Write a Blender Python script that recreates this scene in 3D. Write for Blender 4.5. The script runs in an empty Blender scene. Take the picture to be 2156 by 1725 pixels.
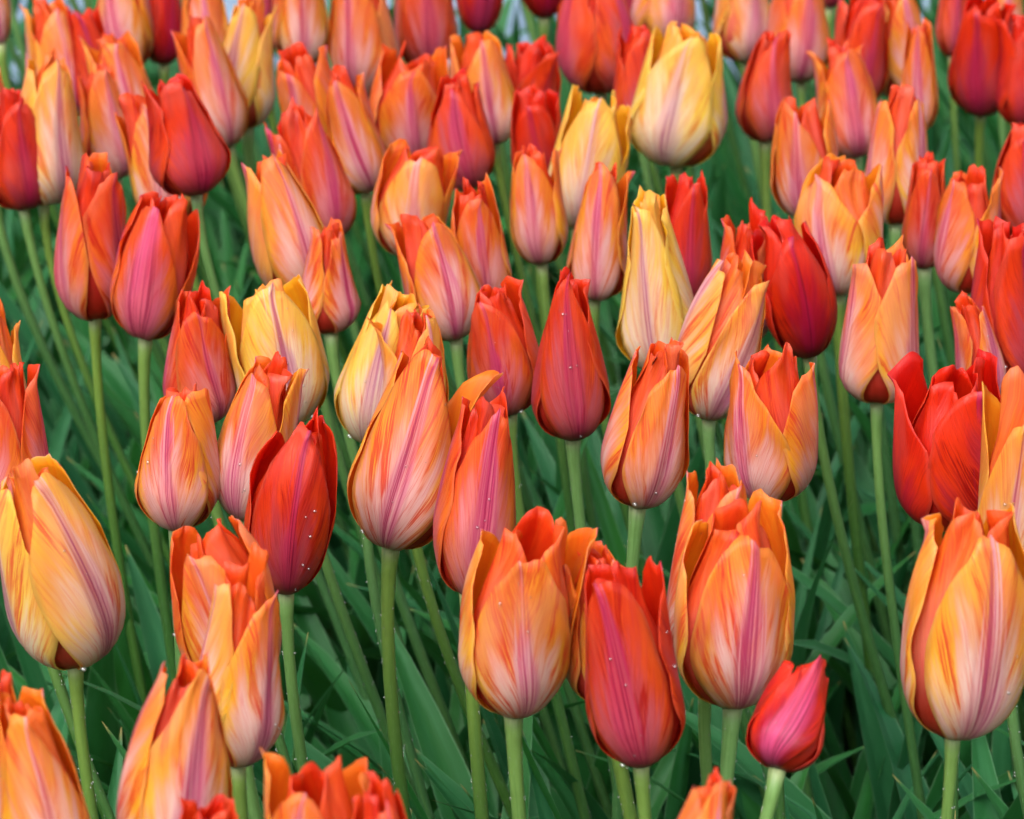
import bpy, math, random
import numpy as np
from mathutils import Vector, Matrix

S = bpy.context.scene
COL = S.collection
R = math.radians

# ------------------------------------------------------------------ camera
CAM_Z = 1.30
PITCH = 20.0                      # degrees below the horizon
FPX, PW, PH = 7900.0, 2156.0, 1725.0
cd = bpy.data.cameras.new("camera")
cam = bpy.data.objects.new("camera", cd)
COL.objects.link(cam)
cam.location = (0, 0, CAM_Z)
cam.rotation_euler = (R(90 - PITCH), 0, 0)
cd.sensor_width = 36
cd.lens = 36 * FPX / PW
cd.clip_start = 0.05
cd.clip_end = 600
cd.dof.use_dof = True
cd.dof.focus_distance = 1.97
cd.dof.aperture_fstop = 15
S.camera = cam

# ------------------------------------------------------------------ sky and sun (bright overcast)
SUN_EL, SUN_AZ = 52, 205          # azimuth from +Y clockwise: light from behind and left of the camera
w = bpy.data.worlds.new("World")
S.world = w
w.use_nodes = True
nt = w.node_tree
bg = nt.nodes["Background"]
sky = nt.nodes.new("ShaderNodeTexSky")
sky.sky_type = 'NISHITA'
sky.sun_disc = False
sky.sun_elevation = R(SUN_EL)
sky.sun_rotation = R(SUN_AZ)
sky.air_density = 1.0
sky.dust_density = 4.0
hsv = nt.nodes.new("ShaderNodeHueSaturation")
hsv.inputs["Saturation"].default_value = 0.30
nt.links.new(sky.outputs[0], hsv.inputs["Color"])
nt.links.new(hsv.outputs[0], bg.inputs["Color"])
bg.inputs["Strength"].default_value = 0.15
sd = bpy.data.lights.new("sun", 'SUN')
sd.energy = 1.3
sd.angle = R(45)
sd.color = (1.0, 0.97, 0.92)
sun = bpy.data.objects.new("sun", sd)
COL.objects.link(sun)
az, el = R(SUN_AZ), R(SUN_EL)
sdir = Vector((math.sin(az) * math.cos(el), math.cos(az) * math.cos(el), math.sin(el)))
sun.rotation_euler = sdir.to_track_quat('Z', 'Y').to_euler()
S.view_settings.view_transform = 'Standard'
S.view_settings.look = 'None'
S.view_settings.gamma = 1.0
S.view_settings.exposure = 0.80
S.cycles.max_bounces = 6
S.cycles.diffuse_bounces = 3
S.cycles.glossy_bounces = 2
S.cycles.transmission_bounces = 5
S.cycles.caustics_reflective = False
S.cycles.caustics_refractive = True
S.cycles.use_denoising = True
S.cycles.use_adaptive_sampling = True
S.cycles.adaptive_threshold = 0.04

# ------------------------------------------------------------------ helpers
FWD = Vector((0, math.cos(R(PITCH)), -math.sin(R(PITCH))))
UP = Vector((0, math.sin(R(PITCH)), math.cos(R(PITCH))))
RIGHT = Vector((1, 0, 0))
EYE = Vector((0, 0, CAM_Z))


def ray(px, py):
    return FWD + RIGHT * ((px - PW / 2) / FPX) - UP * ((py - PH / 2) / FPX)


def on_plane(px, py, z):
    d = ray(px, py)
    s = (z - CAM_Z) / d.z
    return EYE + d * s, s          # s is the depth along the view axis


def lin(c):
    out = []
    for v in c[:3]:
        v = v / 255.0
        out.append(v / 12.92 if v <= 0.04045 else ((v + 0.055) / 1.055) ** 2.4)
    return (*out, 1.0)


def link_mesh(name, verts, faces, mats, parent=None, uv=None, midx=None, smooth=True):
    me = bpy.data.meshes.new(name)
    me.from_pydata([tuple(map(float, v)) for v in verts], [], [tuple(map(int, f)) for f in faces])
    for m in mats:
        me.materials.append(m)
    n = len(me.polygons)
    if smooth:
        me.polygons.foreach_set("use_smooth", np.ones(n, dtype=bool))
    if midx is not None:
        me.polygons.foreach_set("material_index", np.asarray(midx, dtype=np.int32))
    if uv is not None:
        lay = me.uv_layers.new(name="UVMap")
        li = np.empty(len(me.loops), dtype=np.int32)
        me.loops.foreach_get("vertex_index", li)
        lay.data.foreach_set("uv", np.asarray(uv, dtype=np.float32)[li].ravel())
    me.update()
    o = bpy.data.objects.new(name, me)
    COL.objects.link(o)
    if parent is not None:
        o.parent = parent
    return o


class Tree:
    """A small shorthand for building shader node trees."""
    def __init__(self, name):
        self.mat = bpy.data.materials.new(name)
        self.mat.use_nodes = True
        self.t = self.mat.node_tree
        self.b = self.t.nodes["Principled BSDF"]
        self.out = self.t.nodes["Material Output"]

    def put(self, sock, v):
        if v is None:
            return
        if hasattr(v, "links") or isinstance(v, bpy.types.NodeSocket):
            self.t.links.new(v, sock)
        else:
            sock.default_value = v

    def m(self, op, a, b=None, c=None, clamp=False):
        n = self.t.nodes.new("ShaderNodeMath")
        n.operation = op
        n.use_clamp = clamp
        self.put(n.inputs[0], a)
        self.put(n.inputs[1], b)
        if c is not None:
            self.put(n.inputs[2], c)
        return n.outputs[0]

    def smooth(self, x, a, b, lo=0.0, hi=1.0):
        n = self.t.nodes.new("ShaderNodeMapRange")
        n.interpolation_type = 'SMOOTHSTEP'
        n.clamp = True
        self.put(n.inputs["Value"], x)
        self.put(n.inputs["From Min"], a)
        self.put(n.inputs["From Max"], b)
        self.put(n.inputs["To Min"], lo)
        self.put(n.inputs["To Max"], hi)
        return n.outputs[0]

    def mix(self, f, a, b):
        n = self.t.nodes.new("ShaderNodeMix")
        n.data_type = 'RGBA'
        self.put(n.inputs[0], f)
        self.put(n.inputs[6], a)
        self.put(n.inputs[7], b)
        return n.outputs[2]

    def ramp(self, f, stops):
        n = self.t.nodes.new("ShaderNodeValToRGB")
        cr = n.color_ramp
        while len(cr.elements) < len(stops):
            cr.elements.new(0.5)
        for e, (p, c) in zip(cr.elements, stops):
            e.position = p
            e.color = lin(c)
        self.put(n.inputs[0], f)
        return n.outputs[0]

    def noise(self, x, y, z, detail=2.0, rough=0.5, scale=1.0):
        c = self.t.nodes.new("ShaderNodeCombineXYZ")
        self.put(c.inputs[0], x)
        self.put(c.inputs[1], y)
        self.put(c.inputs[2], z)
        n = self.t.nodes.new("ShaderNodeTexNoise")
        n.inputs["Scale"].default_value = scale
        n.inputs["Detail"].default_value = detail
        n.inputs["Roughness"].default_value = rough
        self.t.links.new(c.outputs[0], n.inputs["Vector"])
        return n.outputs[0]

    def uv(self):
        n = self.t.nodes.new("ShaderNodeTexCoord")
        s = self.t.nodes.new("ShaderNodeSeparateXYZ")
        self.t.links.new(n.outputs["UV"], s.inputs[0])
        return s.outputs[0], s.outputs[1]

    def objinfo(self):
        n = self.t.nodes.new("ShaderNodeObjectInfo")
        s = self.t.nodes.new("ShaderNodeSeparateColor")
        self.t.links.new(n.outputs["Color"], s.inputs[0])
        return s.outputs[0], s.outputs[1], s.outputs[2], n.outputs["Alpha"], n.outputs["Random"]

    def bump(self, h, strength, dist):
        n = self.t.nodes.new("ShaderNodeBump")
        n.inputs["Strength"].default_value = strength
        n.inputs["Distance"].default_value = dist
        self.t.links.new(h, n.inputs["Height"])
        self.t.links.new(n.outputs[0], self.b.inputs["Normal"])
        return n.outputs[0]

    def translucent(self, color, fac, normal=None):
        tr = self.t.nodes.new("ShaderNodeBsdfTranslucent")
        self.put(tr.inputs["Color"], color)
        if normal is not None:
            self.t.links.new(normal, tr.inputs["Normal"])
        mx = self.t.nodes.new("ShaderNodeMixShader")
        mx.inputs[0].default_value = fac
        self.t.links.new(self.b.outputs[0], mx.inputs[1])
        self.t.links.new(tr.outputs[0], mx.inputs[2])
        self.t.links.new(mx.outputs[0], self.out.inputs["Surface"])


# ------------------------------------------------------------------ materials
def petal_material(name, inside):
    T = Tree(name)
    x, v = T.uv()
    u = T.m('MULTIPLY_ADD', x, 2.0, -1.0)
    au = T.m('ABSOLUTE', u)
    h, flame, pink, seed, _ = T.objinfo()
    sd_ = T.m('MULTIPLY', seed, 91.7)
    side = T.m('MULTIPLY', T.m('SIGN', u), 3.7)
    z = T.m('ADD', sd_, side)
    # veins leave the midrib and run up and outwards
    vein = T.m('SUBTRACT', v, T.m('MULTIPLY', au, 0.55))
    fan = T.m('MULTIPLY', au, T.m('SUBTRACT', 1.15, T.m('MULTIPLY', v, 0.55)))
    flow = T.m('SUBTRACT', fan, T.m('MULTIPLY', v, 0.72))
    warp = T.noise(T.m('MULTIPLY', u, 1.6), T.m('MULTIPLY', v, 2.2), T.m('ADD', sd_, 71.0), 1.0, 0.5)
    flow = T.m('ADD', flow, T.m('MULTIPLY', T.m('SUBTRACT', warp, .5), .20))
    streak = T.noise(T.m('MULTIPLY', flow, 4.6), T.m('MULTIPLY', v, 1.5), z, 3.0, 0.6)
    fine = T.noise(T.m('MULTIPLY', flow, 64.0), T.m('MULTIPLY', v, 5.0), T.m('ADD', z, 9.0), 2.0, 0.6)
    soft = T.noise(T.m('MULTIPLY', u, 1.1), T.m('MULTIPLY', v, 1.6), T.m('ADD', sd_, 31.0), 2.0, 0.5)
    rib_n = T.noise(T.m('MULTIPLY', u, 22.0), T.m('MULTIPLY', v, 0.9), T.m('ADD', sd_, 17.0), 3.0, 0.6)
    if not inside:
        margin = T.ramp(h, [(0, (249, 224, 92)), (.42, (251, 192, 48)), (.70, (244, 124, 44)), (1, (238, 54, 14))])
        crown = T.ramp(h, [(0, (250, 218, 78)), (.42, (247, 148, 44)), (.70, (241, 88, 22)), (1, (238, 52, 12))])
        body = T.ramp(h, [(0, (247, 226, 146)), (.42, (244, 148, 92)), (.70, (238, 90, 52)), (1, (232, 46, 20))])
        base = T.ramp(h, [(0, (248, 238, 214)), (.42, (250, 214, 206)), (.70, (236, 138, 146)), (1, (190, 22, 54))])
        rib = T.ramp(h, [(0, (212, 164, 188)), (.42, (222, 100, 150)), (.70, (214, 68, 124)), (1, (196, 26, 84))])
        rib = T.mix(T.smooth(pink, .95, 1.4), rib, lin((240, 94, 152)))
        ribd = T.ramp(h, [(0, (182, 88, 134)), (.42, (192, 50, 104)), (.70, (178, 26, 80)), (1, (142, 6, 48))])
        flm = T.ramp(h, [(0, (228, 104, 64)), (.42, (230, 72, 48)), (.70, (212, 36, 24)), (1, (176, 6, 12))])
        # margin against body, and a deeper colour towards the top
        f1 = T.smooth(T.m('ADD', au, T.m('MULTIPLY', T.m('SUBTRACT', streak, .5), 2.6)), 0.30, 0.90)
        c = T.mix(f1, body, margin)
        cr = T.m('ADD', v, T.m('MULTIPLY', T.m('SUBTRACT', soft, .5), 1.5))
        cr = T.m('ADD', cr, T.m('MULTIPLY', T.m('SUBTRACT', streak, .5), .8))
        c = T.mix(T.m('MULTIPLY', T.smooth(cr, .40, .84), .84), c, crown)
        # broad coral zones, then a rose flush about the midrib
        coral = T.ramp(h, [(0, (248, 190, 96)), (.42, (240, 104, 70)), (.70, (228, 60, 36)), (1, (204, 14, 16))])
        c = T.mix(T.m('MULTIPLY', T.smooth(warp, .50, .64), .50), c, coral)
        rose = T.ramp(h, [(0, (240, 196, 170)), (.42, (236, 134, 138)), (.70, (226, 84, 110)), (1, (204, 30, 66))])
        fz = T.m('MULTIPLY', T.smooth(T.m('ADD', au, T.m('MULTIPLY', T.m('SUBTRACT', streak, .5), .9)), .72, .10), T.smooth(v, .98, .45))
        c = T.mix(T.m('MULTIPLY', fz, T.m('MULTIPLY_ADD', pink, .48, .06)), c, rose)
        # pale wash low on the petal
        wv = T.m('ADD', v, T.m('MULTIPLY', T.m('SUBTRACT', streak, .5), 1.2))
        wv = T.m('ADD', wv, T.m('MULTIPLY', T.m('SUBTRACT', soft, .5), .6))
        wv = T.m('ADD', wv, T.m('MULTIPLY', T.m('POWER', au, 2.2), .50))
        lobe = T.smooth(pink, .0, .15)          # 0 on the inner petals
        wash = T.m('MULTIPLY', T.smooth(wv, 0.86, 0.30), T.m('MULTIPLY_ADD', lobe, .75, .25))
        c = T.mix(T.m('MULTIPLY', wash, .95), c, base)
        # flames
        thr = T.m('SUBTRACT', 0.645, T.m('MULTIPLY', flame, 0.18))
        fl = T.smooth(streak, thr, T.m('ADD', thr, 0.09))
        fl = T.m('MULTIPLY', T.m('MULTIPLY', fl, T.smooth(au, 0.05, 0.25)), T.smooth(fine, .36, .50))
        c = T.mix(T.m('MULTIPLY', fl, .85), c, flm)
        # fine veins
        fv = T.m('MULTIPLY', T.smooth(fine, .53, .60), T.m('MULTIPLY_ADD', wash, .25, T.smooth(streak, .42, .58, .15, .45)))
        c = T.mix(fv, c, flm)
        fv2 = T.smooth(fine, .47, .36)
        c = T.mix(T.m('MULTIPLY', fv2, .35), c, T.mix(wash, margin, base))
        # lighter, pinker patches and a thin bright edge
        sheen = T.ramp(h, [(0, (250, 226, 140)), (.42, (246, 182, 140)), (.70, (238, 128, 104)), (1, (228, 92, 84))])
        c = T.mix(T.m('MULTIPLY', T.smooth(soft, .53, .68), .35), c, sheen)
        c = T.mix(T.m('MULTIPLY', T.smooth(au, .91, .98), .7), c, T.mix(.4, margin, sheen))
        # mauve stripe along the midrib
        w_ = T.m('MULTIPLY_ADD', T.m('POWER', T.m('SUBTRACT', 1.02, v, clamp=True), .75), .30, .045)
        w_ = T.m('MULTIPLY', w_, T.m('MULTIPLY', T.m('MULTIPLY_ADD', pink, 1.5, .25), T.smooth(pink, .0, .2)))
        a2 = T.m('ADD', au, T.m('MULTIPLY', T.m('SUBTRACT', rib_n, .5), .55))
        a2 = T.m('ADD', a2, T.m('MULTIPLY', T.m('SUBTRACT', warp, .5), .5))
        rm = T.m('MULTIPLY', T.smooth(a2, T.m('ADD', w_, .001), T.m('MULTIPLY', w_, .40)), T.smooth(pink, .0, .2))
        c = T.mix(T.m('MULTIPLY', rm, T.smooth(soft, .30, .62, .92, .55)), c, rib)
        rd = T.m('MULTIPLY', T.smooth(rib_n, .51, .60), T.smooth(au, T.m('MULTIPLY_ADD', w_, 1.3, .001), T.m('MULTIPLY', w_, .2)))
        c = T.mix(T.m('MULTIPLY', rd, .8), c, ribd)
        rl = T.m('MULTIPLY', T.smooth(rib_n, .46, .38), rm)
        c = T.mix(T.m('MULTIPLY', rl, .55), c, base)
        # the lowest end turns dull: maroon on red petals, olive yellow on pale ones
        foot = T.ramp(h, [(0, (206, 190, 130)), (.42, (196, 146, 118)), (.70, (146, 56, 64)), (1, (70, 8, 26))])
        c = T.mix(T.m('MULTIPLY', T.smooth(v, T.m('MULTIPLY_ADD', h, .16, .10), .0), T.m('MULTIPLY_ADD', lobe, .4, .3)), c, foot)
        # red patch low on the inner petals, seen through the slits
        c = T.mix(T.m('MULTIPLY', T.m('SUBTRACT', 1.0, lobe), T.smooth(v, .52, .2, 0.0, .85)), c, lin((190, 38, 18)))
        rough = 0.36
    else:
        margin = T.ramp(h, [(0, (250, 196, 36)), (.42, (247, 140, 34)), (.70, (240, 86, 24)), (1, (234, 30, 8))])
        body = T.ramp(h, [(0, (247, 172, 28)), (.42, (240, 104, 26)), (.70, (232, 62, 20)), (1, (216, 18, 8))])
        c = T.mix(T.smooth(T.m('ADD', streak, T.m('MULTIPLY', au, .25)), .42, .75), body, margin)
        c = T.mix(T.m('MULTIPLY', T.smooth(fine, .5, .75), .35), c, margin)
        c = T.mix(T.m('MULTIPLY', T.smooth(v, .12, .02), .6), c, lin((150, 80, 24)))
        rough = 0.38
    T.put(T.b.inputs["Base Color"], c)
    T.b.inputs["Roughness"].default_value = rough
    T.b.inputs["Specular IOR Level"].default_value = 0.5
    T.bump(fine, 0.5, 0.0008)
    T.translucent(c, 0.46)
    return T.mat


def stem_material():
    T = Tree("stem_green")
    x, v = T.uv()
    h, a, b, s, rnd = T.objinfo()
    n = T.noise(T.m('MULTIPLY', x, 6.0), T.m('MULTIPLY', v, 8.0), T.m('MULTIPLY', rnd, 50.0), 4.0, .6)
    n2 = T.noise(T.m('MULTIPLY', x, 40.0), T.m('MULTIPLY', v, 90.0), T.m('MULTIPLY', rnd, 50.0), 2.0, .6)
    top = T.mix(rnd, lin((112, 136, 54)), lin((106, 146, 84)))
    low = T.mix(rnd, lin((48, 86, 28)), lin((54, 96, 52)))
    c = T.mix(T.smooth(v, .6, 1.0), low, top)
    c = T.mix(T.m('MULTIPLY', T.smooth(v, .965, 1.0), .6), c, lin((196, 196, 150)))
    c = T.mix(T.m('MULTIPLY', T.smooth(n, .45, .7), .5), c, lin((70, 104, 42)))
    c = T.mix(T.m('MULTIPLY', T.smooth(n2, .6, .75), .3), c, lin((150, 176, 140)))
    T.put(T.b.inputs["Base Color"], c)
    T.b.inputs["Roughness"].default_value = .42
    T.b.inputs["Specular IOR Level"].default_value = .4
    T.bump(n2, .25, .0006)
    return T.mat


def leaf_material():
    T = Tree("leaf_green")
    x, v = T.uv()
    h, a, b, s, rnd0 = T.objinfo()
    geo = T.t.nodes.new("ShaderNodeNewGeometry")
    rnd = T.m('FRACT', T.m('ADD', rnd0, T.m('MULTIPLY', geo.outputs["Random Per Island"], 7.31)))
    z = T.m('MULTIPLY', rnd, 77.0)
    long_ = T.noise(T.m('MULTIPLY', x, 34.0), T.m('MULTIPLY', v, 1.4), z, 3.0, .6)
    blot = T.noise(T.m('MULTIPLY', x, 2.2), T.m('MULTIPLY', v, 5.0), T.m('ADD', z, 5.0), 3.0, .55)
    c = T.mix(rnd, lin((37, 101, 35)), lin((38, 97, 60)))
    c = T.mix(T.m('MULTIPLY', T.smooth(blot, .4, .72), .4), c, lin((66, 126, 82)))
    c = T.mix(T.m('MULTIPLY', T.smooth(long_, .5, .75), .35), c, lin((22, 64, 24)))
    edge = T.smooth(T.m('ABSOLUTE', T.m('MULTIPLY_ADD', x, 2.0, -1.0)), .90, 1.0)
    c = T.mix(T.m('MULTIPLY', edge, .45), c, lin((128, 168, 128)))
    c = T.mix(T.m('MULTIPLY', T.smooth(v, .975, 1.0), .8), c, lin((170, 150, 90)))
    T.put(T.b.inputs["Base Color"], c)
    T.b.inputs["Roughness"].default_value = .42
    T.b.inputs["Specular IOR Level"].default_value = .22
    T.bump(long_, .3, .001)
    T.translucent(T.mix(.5, c, lin((66, 130, 34))), .18)
    return T.mat


def water_material():
    T = Tree("water_clear")
    tr = T.t.nodes.new("ShaderNodeBsdfTransparent")
    gl = T.t.nodes.new("ShaderNodeBsdfGlossy")
    gl.inputs["Roughness"].default_value = .22
    mx = T.t.nodes.new("ShaderNodeMixShader")
    mx.inputs[0].default_value = .22
    T.t.links.new(tr.outputs[0], mx.inputs[1])
    T.t.links.new(gl.outputs[0], mx.inputs[2])
    T.t.links.new(mx.outputs[0], T.out.inputs["Surface"])
    return T.mat


def plain_noise_material(name, c1, c2, scale, rough, bump=0.4, dist=.01):
    T = Tree(name)
    g = T.t.nodes.new("ShaderNodeTexCoord")
    n = T.t.nodes.new("ShaderNodeTexNoise")
    n.inputs["Scale"].default_value = scale
    n.inputs["Detail"].default_value = 8
    T.t.links.new(g.outputs["Object"], n.inputs["Vector"])
    T.put(T.b.inputs["Base Color"], T.mix(T.smooth(n.outputs[0], .35, .68), lin(c1), lin(c2)))
    T.b.inputs["Roughness"].default_value = rough
    T.bump(n.outputs[0], bump, dist)
    return T.mat


M_OUT = petal_material("petal_outside", False)
M_IN = petal_material("petal_inside", True)
M_STEM = stem_material()
M_LEAF = leaf_material()
M_WATER = water_material()
M_SOIL = plain_noise_material("wet_soil", (10, 8, 7), (22, 18, 14), 22, .8, .8, .03)
M_PATH = plain_noise_material("wet_pale_paving", (112, 134, 158), (132, 154, 176), 6, .55, .1, .004)
M_LAWN = plain_noise_material("lawn_green", (48, 84, 36), (72, 112, 50), 9, .8, .6, .03)

# ------------------------------------------------------------------ the setting
def sheet(name, x0, x1, y0, y1, z, mat, n=2, amp=0.0, skew=0.0, seed=1):
    rg = np.random.default_rng(seed)
    xs, ys = np.linspace(x0, x1, n), np.linspace(0, 1, n)
    V, F, U = [], [], []
    for j in range(n):
        for i in range(n):
            y = y0 + skew * xs[i] + (y1 - y0) * ys[j]
            V.append((xs[i], y, z + amp * (rg.random() - .5)))
            U.append((i / (n - 1), j / (n - 1)))
    for j in range(n - 1):
        for i in range(n - 1):
            a = j * n + i
            F.append((a, a + 1, a + n + 1, a + n))
    o = link_mesh(name, V, F, [mat], uv=U)
    o["kind"] = "structure"
    return o


sheet("lawn", -250, 250, -40, 450, -0.03, M_LAWN)
sheet("soil", -3.2, 3.2, 0.6, 4.62, 0.0, M_SOIL, n=90, amp=.022, skew=.10)
sheet("path", -30, 30, 4.56, 9.6, 0.014, M_PATH, skew=.10)


# ------------------------------------------------------------------ tulip builders
def sstep(x, a, b):
    t = np.clip((x - a) / (b - a), 0, 1)
    return t * t * (3 - 2 * t)


def petal_mesh(rg, H, rmax, phi0, outer, p, nu, nv):
    """One petal as a thin shell in the bloom's own frame (axis +Z, camera side -Y)."""
    s = np.linspace(-1, 1, nu)
    u = np.sign(s) * np.abs(s) ** 1.1
    tt = np.linspace(0, 1, nv) ** 0.92
    U, TT = np.meshgrid(u, tt)
    au = np.abs(U)
    blunt = p['blunt'] * rg.uniform(.6, 1.35)
    if not outer:
        blunt = .16
    ttop = 1 - 1.25 * blunt * np.abs(u) ** (rg.uniform(2.2, 3.6) if outer else 3.4) + rg.normal(0, p['skew']) * u
    ttop = ttop + rg.uniform(.004, .016) * np.sin(u * rg.uniform(7, 13) + rg.uniform(0, 6)) + rg.normal(0, .002, nu)
    ttop = ttop + p['spur'] * rg.uniform(.1, 1.2) * (1 if outer else .15) * np.exp(-(u / .075) ** 2)
    T = TT * ttop[None, :]
    length = (rg.uniform(.93, 1.03) if outer else rg.uniform(.93, 1.07))
    zz = T * T * 1.22 / (T + .22) * length
    # radius of the bloom along its height
    zb = p['bulge']
    lowr = np.sqrt(np.clip(1 - (1 - np.clip(zz / zb, 0, 1)) ** 2, 0, 1))
    sup = np.clip((zz - zb) / (1 - zb), 0, 1.15)
    prof = p['neck'] + (1 - p['neck']) * np.clip(1 - np.clip(sup, 0, 1) ** p['pa'], 0, 1) ** p['pb']
    r = rmax * np.where(zz < zb, .10 + .90 * lowr, prof)
    r = r * (1.0 if outer else .87 - .34 * sstep(T, .55, .98))
    r = r * rg.uniform(.97, 1.03)
    r = r * (1 - p['close'] * sstep(zz, .74, 1.06))
    # width
    hw = rmax * p['pw'] * (1.16 if outer else 1.0) * (.30 + .70 * sstep(T, 0, .46)) * (1 - .34 * sstep(T, .52, 1.0))
    thm = p['slit'] + (1.40 - p['slit']) * sstep(T, .02, .45)
    xx = hw / np.maximum(r, 1e-5)
    th = xx / (1 + (xx / thm) ** 4) ** .25
    ang = U * th
    # irregularities
    ph = rg.uniform(0, 6.28, 4)
    amp = p['wave'] * (1.0 if outer else .5)
    dr = rmax * p['spi'] * rg.uniform(.5, 1.4) * U * sstep(T, .1, .5) * (p['hand'] if outer else .4)
    dr = dr + rmax * rg.uniform(.5, 1.3) * amp * au ** 2 * T * np.sin(6.28 * (1.2 * T + .3 * U) + ph[0])
    dr = dr + rmax * .45 * amp * au ** 3 * T * np.sin(6.28 * 3.6 * T + ph[1] + 2 * np.sign(U))
    dr = dr + rmax * rg.uniform(-.055, p['lift']) * au ** 2 * (1 if outer else 0)
    dr = dr - rmax * .035 * np.exp(-(U / .10) ** 2) * sstep(T, .05, .3) * rg.choice([-.8, 1])
    if outer:
        keel = rg.uniform(0, p['keel'])
        dr = dr + rmax * keel * (.55 - np.sqrt(U * U + .012)) * sstep(T, .30, .85)
        dr = dr + rmax * (p['flare'] + rg.normal(.03, .10)) * np.clip((T - .60) / .40, 0, 1.2) ** 2
        dr = dr + rmax * .022 * sstep(TT, .72, 1.0) * np.sin(rg.uniform(13, 19) * U + ph[2])
        # a margin that rolls outwards on one side
        for sg in (-1, 1):
            if rg.random() < p['roll']:
                dr = dr + rmax * rg.uniform(.08, .36) * np.clip(U * sg - .45, 0, 1) ** 2 * 2.4 * np.exp(-((T - rg.uniform(.62, .95)) / .20) ** 2)
    else:
        # the inner petals crumple where they show above the outer ones
        dr = dr + rmax * .12 * sstep(T, .66, 1.0) * np.sin(5 * U + ph[3]) + rmax * .04 * sstep(T, .8, 1) * np.sin(10 * U + ph[1])
    # soft dents and lengthwise folds
    dr = dr + rmax * .030 * np.sin(rg.uniform(4, 7) * U + rg.uniform(2, 5) * T + ph[2]) * sstep(T, .1, .4)
    dr = dr + rmax * .018 * np.sin(rg.uniform(9, 14) * U - rg.uniform(3, 9) * T + ph[3]) * sstep(T, .15, .5)
    rr = r + dr
    az_ = phi0 + p['twist'] * (T - .25) + rg.normal(0, .12) * T ** 2
    inward = r * (1 - np.cos(ang))
    tang = r * np.sin(ang)
    rad = rr - inward
    # spurs bend at the very tip
    tipb = np.clip((TT - .90) / .10, 0, 1) ** 1.5 * np.exp(-(U / .13) ** 2)
    rad = rad + rmax * rg.uniform(-.06, .20) * tipb
    tang = tang + rmax * rg.uniform(-.16, .16) * tipb
    X = rad * np.sin(az_) + tang * np.cos(az_)
    Y = -rad * np.cos(az_) + tang * np.sin(az_)
    Z = zz * H + rmax * .03 * np.sin(6 * U + ph[2]) * T
    X = X * p['oval'] + H * p['bend'] * (zz ** 2 - .3 * zz)
    P = np.stack([X, Y, Z], -1)
    du = np.gradient(P, axis=1)
    dv = np.gradient(P, axis=0)
    N = np.cross(du, dv)
    N /= np.maximum(np.linalg.norm(N, axis=-1, keepdims=True), 1e-9)
    thick = .0009 * (1 - .65 * au ** 2) * (1 - .4 * TT)
    Q = P - N * thick[..., None]
    n = nu * nv
    V = np.concatenate([P.reshape(-1, 3), Q.reshape(-1, 3)])
    uvs = np.stack([U * .5 + .5, np.clip(T, 0, 1)], -1).reshape(-1, 2)
    uvs = np.concatenate([uvs, uvs])
    F, mi = [], []
    for j in range(nv - 1):
        for i in range(nu - 1):
            a = j * nu + i
            F.append((a, a + 1, a + nu + 1, a + nu)); mi.append(0)
            F.append((n + a, n + a + nu, n + a + nu + 1, n + a + 1)); mi.append(1)
    rim = [j * nu for j in range(nv - 1, -1, -1)] + list(range(1, nu)) + [j * nu + nu - 1 for j in range(1, nv)] + [(nv - 1) * nu + i for i in range(nu - 2, 0, -1)]
    for k in range(len(rim)):
        a, b = rim[k], rim[(k + 1) % len(rim)]
        F.append((b, a, n + a, n + b)); mi.append(0)
    return V, F, uvs, mi, P, N


def tube(pts, rads, sides=10):
    pts = [Vector(q) for q in pts]
    V, F, U = [], [], []
    ref = Vector((0, -1, 0))
    for i, q in enumerate(pts):
        d = (pts[min(i + 1, len(pts) - 1)] - pts[max(i - 1, 0)]).normalized()
        a = d.cross(ref).normalized()
        b = d.cross(a)
        for k in range(sides):
            t = 6.28318 * k / sides
            V.append(q + (a * math.cos(t) + b * math.sin(t)) * rads[i])
            U.append((abs(2 * k / sides - 1), i / (len(pts) - 1)))
    for i in range(len(pts) - 1):
        for k in range(sides):
            a0 = i * sides + k
            a1 = i * sides + (k + 1) % sides
            F.append((a0, a1, a1 + sides, a0 + sides))
    F.append(tuple(range((len(pts) - 1) * sides, len(pts) * sides)))
    return V, F, U


def leaf_mesh(rg, base, az0, L, W, el0, arch, nv=13, twist=None):
    """A strap-shaped tulip leaf, folded along its middle, rising and arching over."""
    nu = 7
    s = np.linspace(-1, 1, nu)
    twist = rg.normal(0, .5) if twist is None else twist
    fold = rg.uniform(.25, .75)
    wav = rg.uniform(0, .12)
    ph = rg.uniform(0, 6.28)
    V, U = [], []
    p = np.array(base, float)
    ds = L / (nv - 1)
    for j in range(nv):
        t = j / (nv - 1)
        e = el0 - arch * t ** 1.6
        a = az0 + twist * .35 * t
        d = np.array([math.cos(e) * math.sin(a), math.cos(e) * math.cos(a), math.sin(e)])
        if j:
            p = p + d * ds
        sd0 = np.array([math.cos(a), -math.sin(a), 0.0])
        up = np.cross(sd0, d)
        tw = twist * t
        sd = sd0 * math.cos(tw) + up * math.sin(tw)
        nn = np.cross(sd, d)
        wd = W * .5 * (min(1, .45 + 1.6 * t) if t < .35 else 1.0) * (max(0.0, 1 - ((max(t, .35) - .35) / .65) ** 1.7) ** .85 + .015)
        f = fold * (1 - .5 * t)
        for k in s:
            q = p + sd * wd * k * math.cos(f * abs(k)) + nn * wd * (abs(k) * math.sin(f) + wav * math.sin(7 * t + ph + 2 * k) * k * k)
            V.append(q)
            U.append((k * .5 + .5, t))
    F = []
    for j in range(nv - 1):
        for i in range(nu - 1):
            a0 = j * nu + i
            F.append((a0, a0 + 1, a0 + nu + 1, a0 + nu))
    return V, F, U


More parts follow.
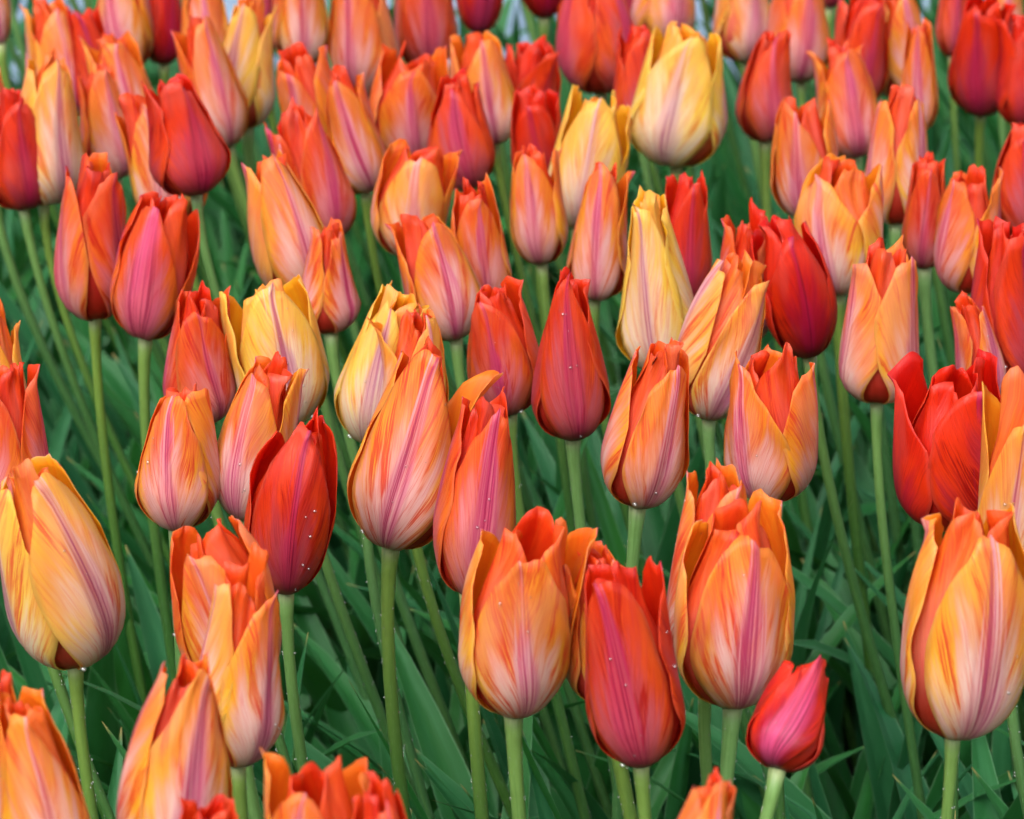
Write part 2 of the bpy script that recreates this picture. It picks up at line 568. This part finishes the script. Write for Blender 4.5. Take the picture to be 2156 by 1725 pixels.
def ico():
    import bmesh
    bm = bmesh.new()
    bmesh.ops.create_icosphere(bm, subdivisions=2, radius=1)
    v = np.array([q.co[:] for q in bm.verts])
    f = np.array([[q.index for q in fc.verts] for fc in bm.faces])
    bm.free()
    return v, f


ICO_V, ICO_F = ico()


def drops_mesh(name, pts, rads, parent):
    V, F = [], []
    for k, (q, r) in enumerate(zip(pts, rads)):
        V.append(np.asarray(q)[None, :] + ICO_V * r)
        F.append(ICO_F + k * len(ICO_V))
    o = link_mesh(name, np.concatenate(V), np.concatenate(F), [M_WATER], parent)
    o["kind"] = "stuff"
    return o


BASE = dict(bulge=.30, neck=.55, pa=1.05, pb=1.12, pw=1.0, blunt=.26, spur=.035, spi=.035, wave=.12,
            lift=.02, flare=.0, twist=.15, pink=.5, flame=.45, skew=.07, slit=.66, keel=.20, roll=.34, close=.03, hand=1)
SHAPES = {
    'egg': {},
    'cup': dict(close=.02, neck=.82, pa=2.2, pb=1.0, blunt=.24, bulge=.33, flare=.02),
    'bottle': dict(neck=.40, pa=1.25, pb=1.8, bulge=.24, blunt=.16),
    'cone': dict(neck=.30, pa=1.15, pb=1.15, bulge=.22, blunt=.20),
    'oval': dict(neck=.34, pa=2.3, pb=.9, bulge=.42, blunt=.34, spur=.01),
    'lily': dict(close=.05, neck=.62, pa=1.2, pb=1.3, flare=.16, blunt=.34, spur=.06, bulge=.25),
}
ZBUD = 0.55
GROUP = "striped tulips growing in the flower bed"


def tulip(i, bx, by, tx, ty, W, hue, rot, label, shape='egg', sl=None, z=ZBUD, leaves=4, back=0.0, group=GROUP, detail=None, cyc=None, drops=None, **kw):
    rg = np.random.default_rng(1000 + i * 7)
    p = dict(BASE)
    p.update(SHAPES[shape])
    p['twist'] = rg.normal(.0, .48)
    p['hand'] = int(rg.choice([-1, 1]))
    p['pink'] = float(np.clip(rg.normal(.5, .14), .2, .9))
    p['flame'] = float(np.clip(rg.normal(.45, .2), .05, .95))
    p.update(kw)
    p['neck'] = float(np.clip(p['neck'] * rg.uniform(.92, 1.25), .2, .95))
    p['bulge'] += rg.uniform(-.035, .05)
    p['pa'] *= rg.uniform(.85, 1.3)
    p['bend'] = kw.get('bend', rg.normal(0, .065))
    p['oval'] = rg.uniform(.93, 1.07)
    if by < 420:
        W *= 1.12 if W < 160 else 1.0
    B, depth = on_plane(bx, by, z)
    scale = depth / FPX
    # bloom axis from its lean in the picture
    tilt = math.atan2(tx - bx, by - ty)
    bk = R(back + rg.normal(0, 3)) if back == 0 else R(back)
    axis = Vector((math.sin(tilt), math.cos(tilt) * math.sin(bk), math.cos(tilt) * math.cos(bk))).normalized()
    fore = math.hypot(axis.dot(RIGHT), axis.dot(UP))
    rmax = W * .5 * scale * .97
    H = math.hypot(tx - bx, by - ty) * scale / max(fore, .3)
    H -= rmax * p['neck'] * .30
    # where the stem stands
    if sl is None:
        sl = .36 - .19 * min(max(bx / PW, 0), 1) + rg.normal(0, .03)
    G = Vector((B.x + sl * B.z * 1.0, B.y + rg.normal(0, .03), 0.0))
    t = bpy.data.objects.new("tulip", None)
    t.empty_display_size = .05
    COL.objects.link(t)
    t.location = G
    t["label"] = label
    t["category"] = "tulip"
    t["group"] = group
    near = detail if detail is not None else (ty > 520)
    nu, nv = (17, 18) if near else (13, 13)
    # bloom frame
    zx = axis
    xx = Vector((1, 0, 0))
    xx = (xx - zx * xx.dot(zx)).normalized()
    yy = zx.cross(xx)
    Mb = Matrix((xx, yy, zx)).transposed()
    off = B - G
    dpts = []
    for k in (1, 3, 5, 0, 2, 4):
        outer = k % 2 == 0
        phi0 = R(rot) + k * math.pi / 3 + rg.normal(0, .06)
        V, F, uv, mi, P, N = petal_mesh(rg, H, rmax, phi0, outer, dict(p, **(cyc or {}).get(k, {})), nu, nv)
        Mn = np.array(Mb)
        V = V @ Mn.T + np.array(off)
        o = link_mesh("petal", V, F, [M_OUT, M_IN], t, uv, mi)
        hh = hue + rg.normal(0, .06) * (.4 if hue < .13 or hue > .6 else 1)
        if not outer:
            hh = hue + .48 * (1 - hue) * min(1, .25 + 2.2 * hue) + rg.normal(0, .05)
        o.color = (min(max(hh, 0), 1), p['flame'], max(.12, p['pink'] * rg.uniform(.55, 1.35)) if outer else 0.0, float(rg.random()))
        if outer and near:
            Pw, Nw = P @ Mn.T + np.array(off), N @ Mn.T
            dpts.append((Pw, Nw))
    # stem: a gentle curve that straightens under the bloom
    c1 = Vector((G.x * .3 + B.x * .7 + rg.normal(0, .012) + sl * .05, (G.y + B.y) / 2, B.z * .35)) - G
    c2 = off - axis * .05 - Vector((0, 0, .06)) + Vector((rg.normal(0, .006), 0, 0))
    c1 = Vector((0, 0, 0)).lerp(off, .38) + Vector((rg.normal(-.006, .022), rg.normal(0, .015), 0))
    pts, rads = [], []
    n = 20
    r0 = rg.uniform(.0029, .0038)
    for j in range(n + 1):
        q = j / n
        a = (1 - q) ** 3 * Vector((0, 0, -.01)) + 3 * q * (1 - q) ** 2 * c1 + 3 * q * q * (1 - q) * c2 + q ** 3 * (off + axis * .004)
        pts.append(a)
        rads.append(r0 * (1.12 - .2 * q) * (1 + .55 * max(0, q - .88) / .12 * max(0, q - .88) / .12))
    V, F, U = tube(pts, rads, 12 if near else 9)
    link_mesh("stem", V, F, [M_STEM], t, U)
    for k in range(leaves):
        a = rg.uniform(0, 6.283)
        L = rg.uniform(.24, .44)
        V, F, U = leaf_mesh(rg, (rg.normal(0, .006), rg.normal(0, .006), rg.uniform(0, .05)), a, L, rg.uniform(.024, .046),
                            R(rg.uniform(68, 88)), R(rg.uniform(4, 62)))
        V = [np.array(q) + np.array((-sl * .55 * q[2], 0, 0)) for q in V]
        link_mesh("leaf", V, F, [M_LEAF], t, U)
    # rain drops: on the petals, under the bloom and down the stem
    if drops is None:
        drops = 4 if near else 0
    if drops:
        dp, dr = [], []
        for c_ in range(3):                      # beads gather in little rows
            Pw, Nw = dpts[0] if c_ == 0 else dpts[rg.integers(len(dpts))]
            fj, fi = rg.uniform(4, Pw.shape[0] - 6), rg.uniform(3, Pw.shape[1] - 4)
            for q in range(drops):
                j = int(np.clip(fj + rg.normal(0, 3.2), 2, Pw.shape[0] - 2))
                i2 = int(np.clip(fi + rg.normal(0, .9), 1, Pw.shape[1] - 2))
                f, g = rg.random(), rg.random()
                rr = .00032 + .0009 * rg.random() ** 2.6
                q0 = (Pw[j, i2] * (1 - f) + Pw[j + 1, i2] * f) * (1 - g) + (Pw[j, i2 + 1] * (1 - f) + Pw[j + 1, i2 + 1] * f) * g
                dp.append(q0 + Nw[j, i2] * rr * .35)
                dr.append(rr)
        for q in range(54):
            f = rg.uniform(.45, .97)
            j = int(f * n)
            a = pts[j].lerp(pts[min(j + 1, n)], f * n - j)
            ang = rg.choice([0, math.pi]) + rg.normal(0, .5)
            rr = rg.uniform(.00025, .0007)
            dp.append(np.array(a) + np.array((math.cos(ang), -abs(math.sin(ang)), 0)) * (rads[j] + rr * .4))
            dr.append(rr)
        if rg.random() < .5:
            Pw, Nw = dpts[0]
            q = Pw[3, int(rg.choice([1, 2, Pw.shape[1] - 3, Pw.shape[1] - 2]))]
            dp.append(q + np.array((0, -.0005, -.0016)))
            dr.append(rg.uniform(.0013, .002))
        drops_mesh("water_drops", dp, dr, t)
    return t


# ------------------------------------------------------------------ the tulips, by bud base and tip in the picture
T_ = [
 # bx, by, tx, ty, W, hue, rot, label, options
 (822,1150,912,728,236,.40,-14,"large flame-streaked orange tulip at the centre with its right petal folded back",dict(flame=.75,pink=.62,neck=.40,pa=1.45,twist=.25,sl=.10,cyc={2: dict(flare=.75, roll=1.0)})),
 (1080,1500,1100,1085,246,.33,14,"open-topped yellow and orange tulip with a red flame down its right side",dict(shape='cup',flame=.62,pink=.55,sl=.16)),
 (1350,1605,1305,1180,208,.86,-4,"tall deep red tulip with an orange lower edge in the front row",dict(shape='egg',neck=.62,pink=.7,flame=.6,twist=-.55,sl=.18,bend=-.05)),
 (1285,1480,1258,1152,190,.50,20,"dull orange tulip half hidden behind the tall deep red front tulip",dict(pink=.5)),
 (1545,1485,1535,1058,250,.36,8,"broad pink-veined peach tulip overlapping the small magenta tulip",dict(shape='cup',neck=.60,flame=.72,pink=.62,sl=.04)),
 (1490,1400,1515,985,190,.42,30,"orange tulip peering over the broad pink-veined peach tulip",dict(neck=.55,pink=.5,twist=.2)),
 (1636,1622,1700,1386,180,.98,-16,"small magenta red tulip nodding away, pale star at its base",dict(shape='egg',neck=.55,pink=1.15,back=32,sl=-.28,z=.562,wave=.22,roll=.9)),
 (2005,1545,2050,1060,266,.28,14,"big yellow-orange tulip with a broad mauve stripe at the lower right",dict(shape='cup',neck=.66,pink=.75,flame=.4,sl=.02)),
 (2130,1280,2150,815,190,.30,-30,"yellow-orange tulip at the right edge beside the wide scarlet tulip",dict(shape='cup')),
 (160,1395,112,965,246,.20,55,"yellow and peach tulip at the left with pink striped petals crossing over a red slit",dict(pink=.7,neck=.44,pa=1.5,flame=.5,twist=-.12,slit=.85,sl=.22)),
 (494,1610,515,1195,186,.40,42,"slim orange tulip leaning right with a slanting mauve stripe, in front of a wider one",dict(flame=.6,pink=.6,neck=.55,sl=.05,twist=.4)),
 (500,1470,480,1092,214,.50,10,"wide orange-red tulip with rounded petals behind the slim orange one",dict(shape='oval',neck=.5,blunt=.4,pink=.4)),
 (370,1112,392,808,186,.45,-4,"orange tulip with one straight magenta stripe down its front petal",dict(flame=.5,pink=.45,neck=.52,sl=.03,bulge=.36)),
 (515,1092,560,748,178,.38,-20,"yellow-orange tulip with a mauve stripe, touching the red leaf-shaped tulip",dict(pink=.65,neck=.5)),
 (602,1245,618,888,186,.88,6,"scarlet tulip like a smooth pointed oval, right of the striped orange tulip",dict(shape='oval',pink=.55,flame=.25,sl=.16)),
 (985,1250,1030,830,186,.72,12,"coral tulip with a magenta stripe, tucked behind the large central tulip",dict(pink=.6,neck=.48,flame=.3,sl=.08,bulge=.36)),
 (1342,1065,1385,724,194,.45,22,"orange tulip with a yellow right edge and a red notch low on the left",dict(pink=.6,flame=.6,neck=.55,sl=.0,twist=.2)),
 (1625,1052,1612,735,202,.42,-38,"orange tulip with yellow left edge and dark basal wedge, right of the notched one",dict(shape='cup',neck=.6,pink=.5,flame=.5,sl=.14)),
 (2012,1110,1985,768,240,1.0,35,"wide scarlet tulip with beads of rain on its petal, open at the top",dict(shape='cup',neck=.68,blunt=.2,pink=.4,flame=.3,sl=.1)),
 (1205,920,1190,580,158,.86,10,"smooth crimson tulip narrowing to the top like a cone, mid picture",dict(shape='cone',pink=.95,flame=.15,sl=.12)),
 (1845,846,1855,518,182,.45,52,"orange tulip with two outward-pointing tips and a red slit down the middle",dict(shape='lily',neck=.66,pink=.55,sl=.14)),
 (1705,752,1650,465,168,1.0,-4,"smooth deep red tulip leaning left on a long bare stem",dict(shape='oval',neck=.52,pink=.5,flame=.2,sl=.30,twist=.12)),
 (1392,776,1365,420,182,.04,-12,"tall yellow bottle-shaped tulip with thin purple stripe, mid picture",dict(shape='bottle',pink=.40,flame=.2,neck=.34,pa=1.0,pb=1.6,bulge=.22)),
 (1490,880,1535,548,180,.26,10,"golden orange tulip with mauve stripe, right behind the bottle-shaped yellow one",dict(pink=.6,neck=.55)),
 (772,928,838,614,190,.06,-12,"pale yellow tulip behind the large central tulip, on its left",dict(pink=.5,flame=.25,neck=.5)),
 (860,960,895,660,150,.34,20,"golden tulip tips showing between the pale yellow and central tulips",dict(shape='lily')),
 (618,893,560,588,192,.08,14,"broad golden yellow tulip with ruffled top and grey-mauve stripe",dict(shape='cup',neck=.62,pink=.5,flame=.2)),
 (425,890,420,618,150,.66,40,"red and coral tulip with a yellow left edge, left of the golden yellow one",dict(pink=.5)),
 (305,712,350,412,168,.72,-4,"coral pink tulip with a bright magenta stripe and dark red foot",dict(pink=1.45,flame=.2,neck=.72,twist=.2,bulge=.34,sl=.10,shape='oval',blunt=.3,bend=.09,roll=.1)),
 (200,670,198,338,166,.60,-52,"orange and pink tulip touching the coral pink tulip's left side",dict(pink=.7,neck=.55,sl=.16)),
 (92,432,100,128,186,.22,48,"peach and yellow tulip with a bright mauve right petal, upper left",dict(pink=.65,neck=.5,twist=-.3)),
 (50,440,30,190,140,.95,20,"dark red tulip at the left edge below the peach and yellow one",dict(pink=.5)),
 (415,408,372,168,150,.92,24,"crimson tulip with a broad pink belly and narrow top, upper left",dict(shape='cone',neck=.46,pink=.95,bulge=.3,z=.60)),
 (385,468,300,205,170,.48,-10,"dusky orange tulip leaning left behind the crimson pink-bellied one",dict(pink=.6)),
 (520,268,522,6,126,.12,-40,"slender golden yellow tulip with mauve sides in the upper left",dict(pink=.6,neck=.6)),
 (480,310,412,45,130,.50,20,"orange tulip with purple stripe just left of the slender yellow one",dict(pink=.6)),
 (290,320,232,72,135,.40,14,"peach tulip with a soft mauve stripe standing above the dusky orange one",dict(pink=.6)),
 (245,378,205,150,110,.55,20,"orange tulip with a dark red cheek, left of the dusky orange one",dict(pink=.4)),
 (150,250,100,8,125,.40,20,"peach tulip near the top left corner with a violet stripe",dict(pink=.6)),
 (218,262,188,22,90,.90,40,"narrow red tulip squeezed between two peach tulips, top left",dict(pink=.3)),
 (272,150,250,-90,112,.40,5,"mauve and peach tulip cut by the top edge, left of the dark red one",dict(pink=.9)),
 (345,136,345,-110,86,1.0,20,"dark red tulip hanging from the top edge, left side",dict(pink=.5)),
 (450,190,425,-60,110,.5,10,"orange tulip at the top edge behind the purple-striped orange one",dict(pink=.6)),
 (645,632,562,330,176,.38,30,"big peach tulip with a pale pink stripe leaning left, left of centre",dict(pink=.6,neck=.5,flame=.35,twist=.1,sl=.3)),
 (696,700,682,478,132,.50,58,"orange tulip with a wide dark red opening under the big peach one",dict(pink=.5,neck=.5,pw=.85)),
 (706,503,612,236,140,.68,20,"coral red tulip leaning left with magenta side, above the big peach one",dict(pink=.8,neck=.6)),
 (772,405,716,152,122,.52,12,"orange tulip with a long lilac stripe leaning left, upper middle",dict(pink=.75,neck=.5)),
 (680,370,640,110,112,.52,-20,"orange and purple tulip between the slender yellow and the lilac-striped one",dict(pink=.6,shape='cup')),
 (640,140,635,-100,116,.40,0,"pale mauve and orange tulip at the top edge above the coral red one",dict(pink=.8)),
 (850,350,865,108,148,.58,20,"orange tulip with red right half behind the ruffled orange one, upper middle",dict(pink=.6,shape='cup',neck=.7)),
 (775,198,760,-80,146,.46,-20,"orange tulip with a creamy right petal at the top edge",dict(pink=.5)),
 (900,150,890,-110,126,.72,10,"red-orange tulip at the top edge left of the small dark red ball-shaped one",dict(pink=.7)),
 (982,397,950,168,128,.85,10,"red tulip with pink stripe leaning left, below the yellow-edged peach one",dict(pink=.8,neck=.5)),
 (1042,305,985,80,134,.38,12,"peach tulip with yellow right edge and pink stripe, top middle",dict(pink=.65,neck=.5)),
 (850,540,890,292,166,.42,10,"ruffled orange tulip with splayed tips behind the tall peach one",dict(shape='cup',pink=.5)),
 (962,715,890,438,172,.44,10,"tall peach orange tulip leaning left with two mauve stripes, above the central tulip",dict(pink=.6,neck=.6,bulge=.36)),
 (1020,660,990,392,132,.58,10,"bright orange tulip with a pink stripe behind the tall peach one",dict(pink=.6,neck=.6)),
 (1075,870,1040,600,152,.74,-8,"red-orange tulip to the right of and behind the central tulip",dict(pink=.6,neck=.56)),
 (1010,70,1010,-150,92,1.0,5,"small dark red ball-shaped tulip at the top edge, left of two stems",dict(pink=.9,shape='oval')),
 (1145,38,1145,-180,96,1.0,10,"dark crimson tulip foot poking in at the top middle edge",dict(pink=.4,shape='oval')),
 (1122,270,1112,82,110,.88,12,"dark red tulip with square top left of the red one with wedge",dict(shape='cup',pink=.5)),
 (1132,400,1130,194,96,.95,10,"small bright red tulip half hidden left of the yellow tulip",dict(shape='cup',pink=.6)),
 (1140,557,1118,306,130,.48,-12,"orange tulip with a lilac stripe below the small bright red one",dict(pink=.7,neck=.6)),
 (1215,482,1268,192,172,.06,-6,"bright yellow tulip with thin violet line leaning right, upper middle",dict(shape='cup',neck=.62,pink=.4,flame=.1,sl=.2)),
 (1250,630,1275,348,138,.52,-8,"coral tulip with a broad pink stripe and creamy belly under the bright yellow one",dict(shape='cone',neck=.45,pink=.8)),
 (1265,195,1258,-60,156,.80,52,"red tulip with two magenta stripes and a dark wedge at its foot, top edge",dict(pink=.85,neck=.55)),
 (1348,285,1330,60,100,.85,10,"red-orange tulip mostly hidden behind the big cream-yellow one",dict()),
 (1422,350,1432,46,204,.03,-20,"biggest cream-yellow tulip with soft violet stripes, top right of centre",dict(pink=.9,flame=.4,neck=.5,bulge=.34,twist=.3)),
 (1395,100,1400,-140,132,.5,20,"orange and pink tulip cut by the top edge above the cream-yellow one",dict(pink=.8)),
 (1612,298,1602,74,122,.74,12,"single red-orange tulip with magenta stripe on a long stem, upper right",dict(pink=.7,neck=.5,bulge=.36)),
 (1572,130,1550,-110,128,.28,10,"peach tulip with lilac stripe at the top edge above the red-orange one",dict(pink=.8)),
 (1685,172,1672,-70,124,.56,0,"orange tulip with one dusky pink stripe at the top edge, right part",dict(pink=.75)),
 (1450,640,1425,366,118,.90,4,"red tulip with darker stripe right behind the bottle-shaped yellow one",dict(pink=.5,neck=.5)),
 (1570,720,1572,460,128,.64,30,"flame-orange tulip peeping between yellow and deep red tulips",dict(shape='lily')),
 (1765,620,1758,342,182,.28,-14,"golden peach tulip with a violet stripe behind the deep red leaning one",dict(shape='cup',neck=.66,pink=.65)),
 (1690,460,1692,206,142,.44,-10,"orange tulip with a purple left stripe above the golden peach one",dict(pink=.7,shape='cup')),
 (1885,472,1876,196,136,.46,58,"orange tulip with a dark red wedge at its base and dewy right petal, right side",dict(pink=.55,neck=.6,pw=.88)),
 (1800,330,1765,102,138,.48,10,"peach orange tulip with a mauve stripe, above the dark-wedged one",dict(pink=.6)),
 (1895,205,1872,-30,124,.40,40,"yellow-orange tulip with pink stripes near the top right edge",dict(pink=.75,neck=.6)),
 (1810,230,1800,-20,108,.86,10,"red ruffled tulip left of the yellow-orange one at the top right",dict(shape='cup')),
 (1935,278,1925,60,72,.52,0,"narrow pink and cream tulip peeking out at the upper right",dict(pink=1.0)),
 (2065,237,2058,14,126,.95,-8,"dark red tulip with square top on dark stems, top right corner",dict(pink=.6,neck=.52)),
 (2150,265,2145,30,100,.96,10,"dark red tulip cut by the right edge near the top",dict(pink=.3)),
 (2005,120,2000,-70,70,.80,10,"pinkish red tulip behind the square-topped dark red one",dict(pink=.7)),
 (2110,110,2112,-80,80,.5,10,"orange tulip in the top right corner above the dark red one",dict()),
 (1945,565,1945,334,110,.72,-14,"dull brick red tulip in shade left of the far right orange one",dict(pink=.7)),
 (2035,617,2028,360,142,.50,54,"orange tulip with mauve stripes and a red wedge, right side below the dark red ones",dict(pink=.55,neck=.62)),
 (2155,500,2142,258,132,.85,10,"red tulip with a yellow edge cut by the right border",dict(pink=.5)),
 (2118,810,2100,478,172,.90,48,"large red tulip with shiny belly and dark slit at the right edge",dict(pink=.6,neck=.62,shape='lily')),
 (2075,848,2040,632,112,.55,40,"orange tulip with grey-mauve foot under the large red tulip at right",dict(pink=.8)),
 (20,965,5,668,110,.28,10,"golden orange tulip rim at the left edge, mid height",dict()),
 (30,1100,12,768,170,.68,-30,"red-orange tulip with a dewy pink stripe at the left edge",dict(pink=.6,neck=.55)),
 (110,1880,90,1440,215,.30,20,"yellow and orange tulip in the bottom left corner with a pink stripe",dict(pink=.6,flame=.5,neck=.5)),
 (-10,1850,15,1425,140,.52,20,"orange-red tulip cut by the left border in the bottom corner",dict()),
 (365,1850,385,1388,238,.43,24,"tall coral and peach tulip with wide pink stripe at the bottom left",dict(pink=1.0,flame=.7,neck=.46,pa=1.5)),
 (405,2085,410,1652,165,.72,10,"coral tulip tip in front of the tall coral and peach one, bottom edge",dict(pink=.4)),
 (672,2010,680,1585,236,.40,-24,"open orange tulip top at the bottom edge with a pointed yellow petal at right",dict(shape='cup',neck=.7,pink=.35,blunt=.3,close=.05)),
 (828,2065,818,1640,140,.76,10,"small coral tulip tip at the bottom edge beside the open orange one",dict(pink=.3,shape='cup',neck=.55)),
 (1448,2045,1478,1625,200,.52,14,"pointed orange tulip tip at the bottom edge under the tall deep red one",dict(shape='cone',neck=.28,pink=.3)),
 (0,95,-8,-130,60,.45,10,"orange tulip in the extreme top left corner",dict()),
 (-12,372,-20,140,100,.50,10,"orange tulip on the left border above the dark red one",dict(pink=.6)),
 (560,110,552,-130,76,.82,0,"magenta-striped red tulip at the top edge behind the slender yellow one",dict(pink=1.0)),
 (1325,62,1325,-150,70,.95,10,"dark magenta tulip at the top edge beside the two-striped red one",dict(pink=.8)),
 (1745,18,1745,-190,70,.9,10,"dark red tulip foot at the top edge right of the dusky orange one",dict()),
]
for i, (bx, by, tx, ty, W, hue, rot, label, kw) in enumerate(T_):
    tulip(i, bx, by, tx, ty, W, hue, rot, label, **kw)

# tulips further back: only their stems and leaves reach down into the picture
rb = np.random.default_rng(77)
for i in range(34):
    bx = (i + rb.uniform(.1, .9)) / 34 * 2500 - 170
    by = rb.uniform(-330, -40)
    tulip(500 + i, bx, by, bx + rb.normal(-10, 20), by - rb.uniform(190, 215), rb.uniform(100, 135), float(rb.choice([.1, .4, .5, .8, .95])), rb.uniform(-60, 60),
          "tulip in the back rows whose stem alone shows below the top edge", leaves=4,
          group="tulips in the back rows with blooms out of view", detail=False)

# ------------------------------------------------------------------ the leaves that fill the bed
rl = np.random.default_rng(5)
LV, LF, LU = [], [], []
cnt = 0
for i in range(3500):
    y = 1.05 + 3.25 * rl.random()
    half = .38 + .19 * y
    x = rl.uniform(-half, half) + .06
    y += .10 * x
    L = rl.uniform(.18, .46)
    V, F, U = leaf_mesh(rl, (x, y, 0), rl.uniform(0, 6.283), L, rl.uniform(.014, .040), R(rl.uniform(66, 89)), R(rl.uniform(3, 60)), nv=11)
    V = [np.array(q) + np.array((-.16 * q[2], 0, 0)) for q in V]
    LV += V
    LU += U
    LF += [tuple(k + cnt for k in f) for f in F]
    cnt += len(V)
o = link_mesh("tulip_leaves", LV, LF, [M_LEAF], uv=LU)
o["kind"] = "stuff"
o["label"] = "dense dark green tulip leaves filling the bed between the stems"
o["category"] = "leaves"
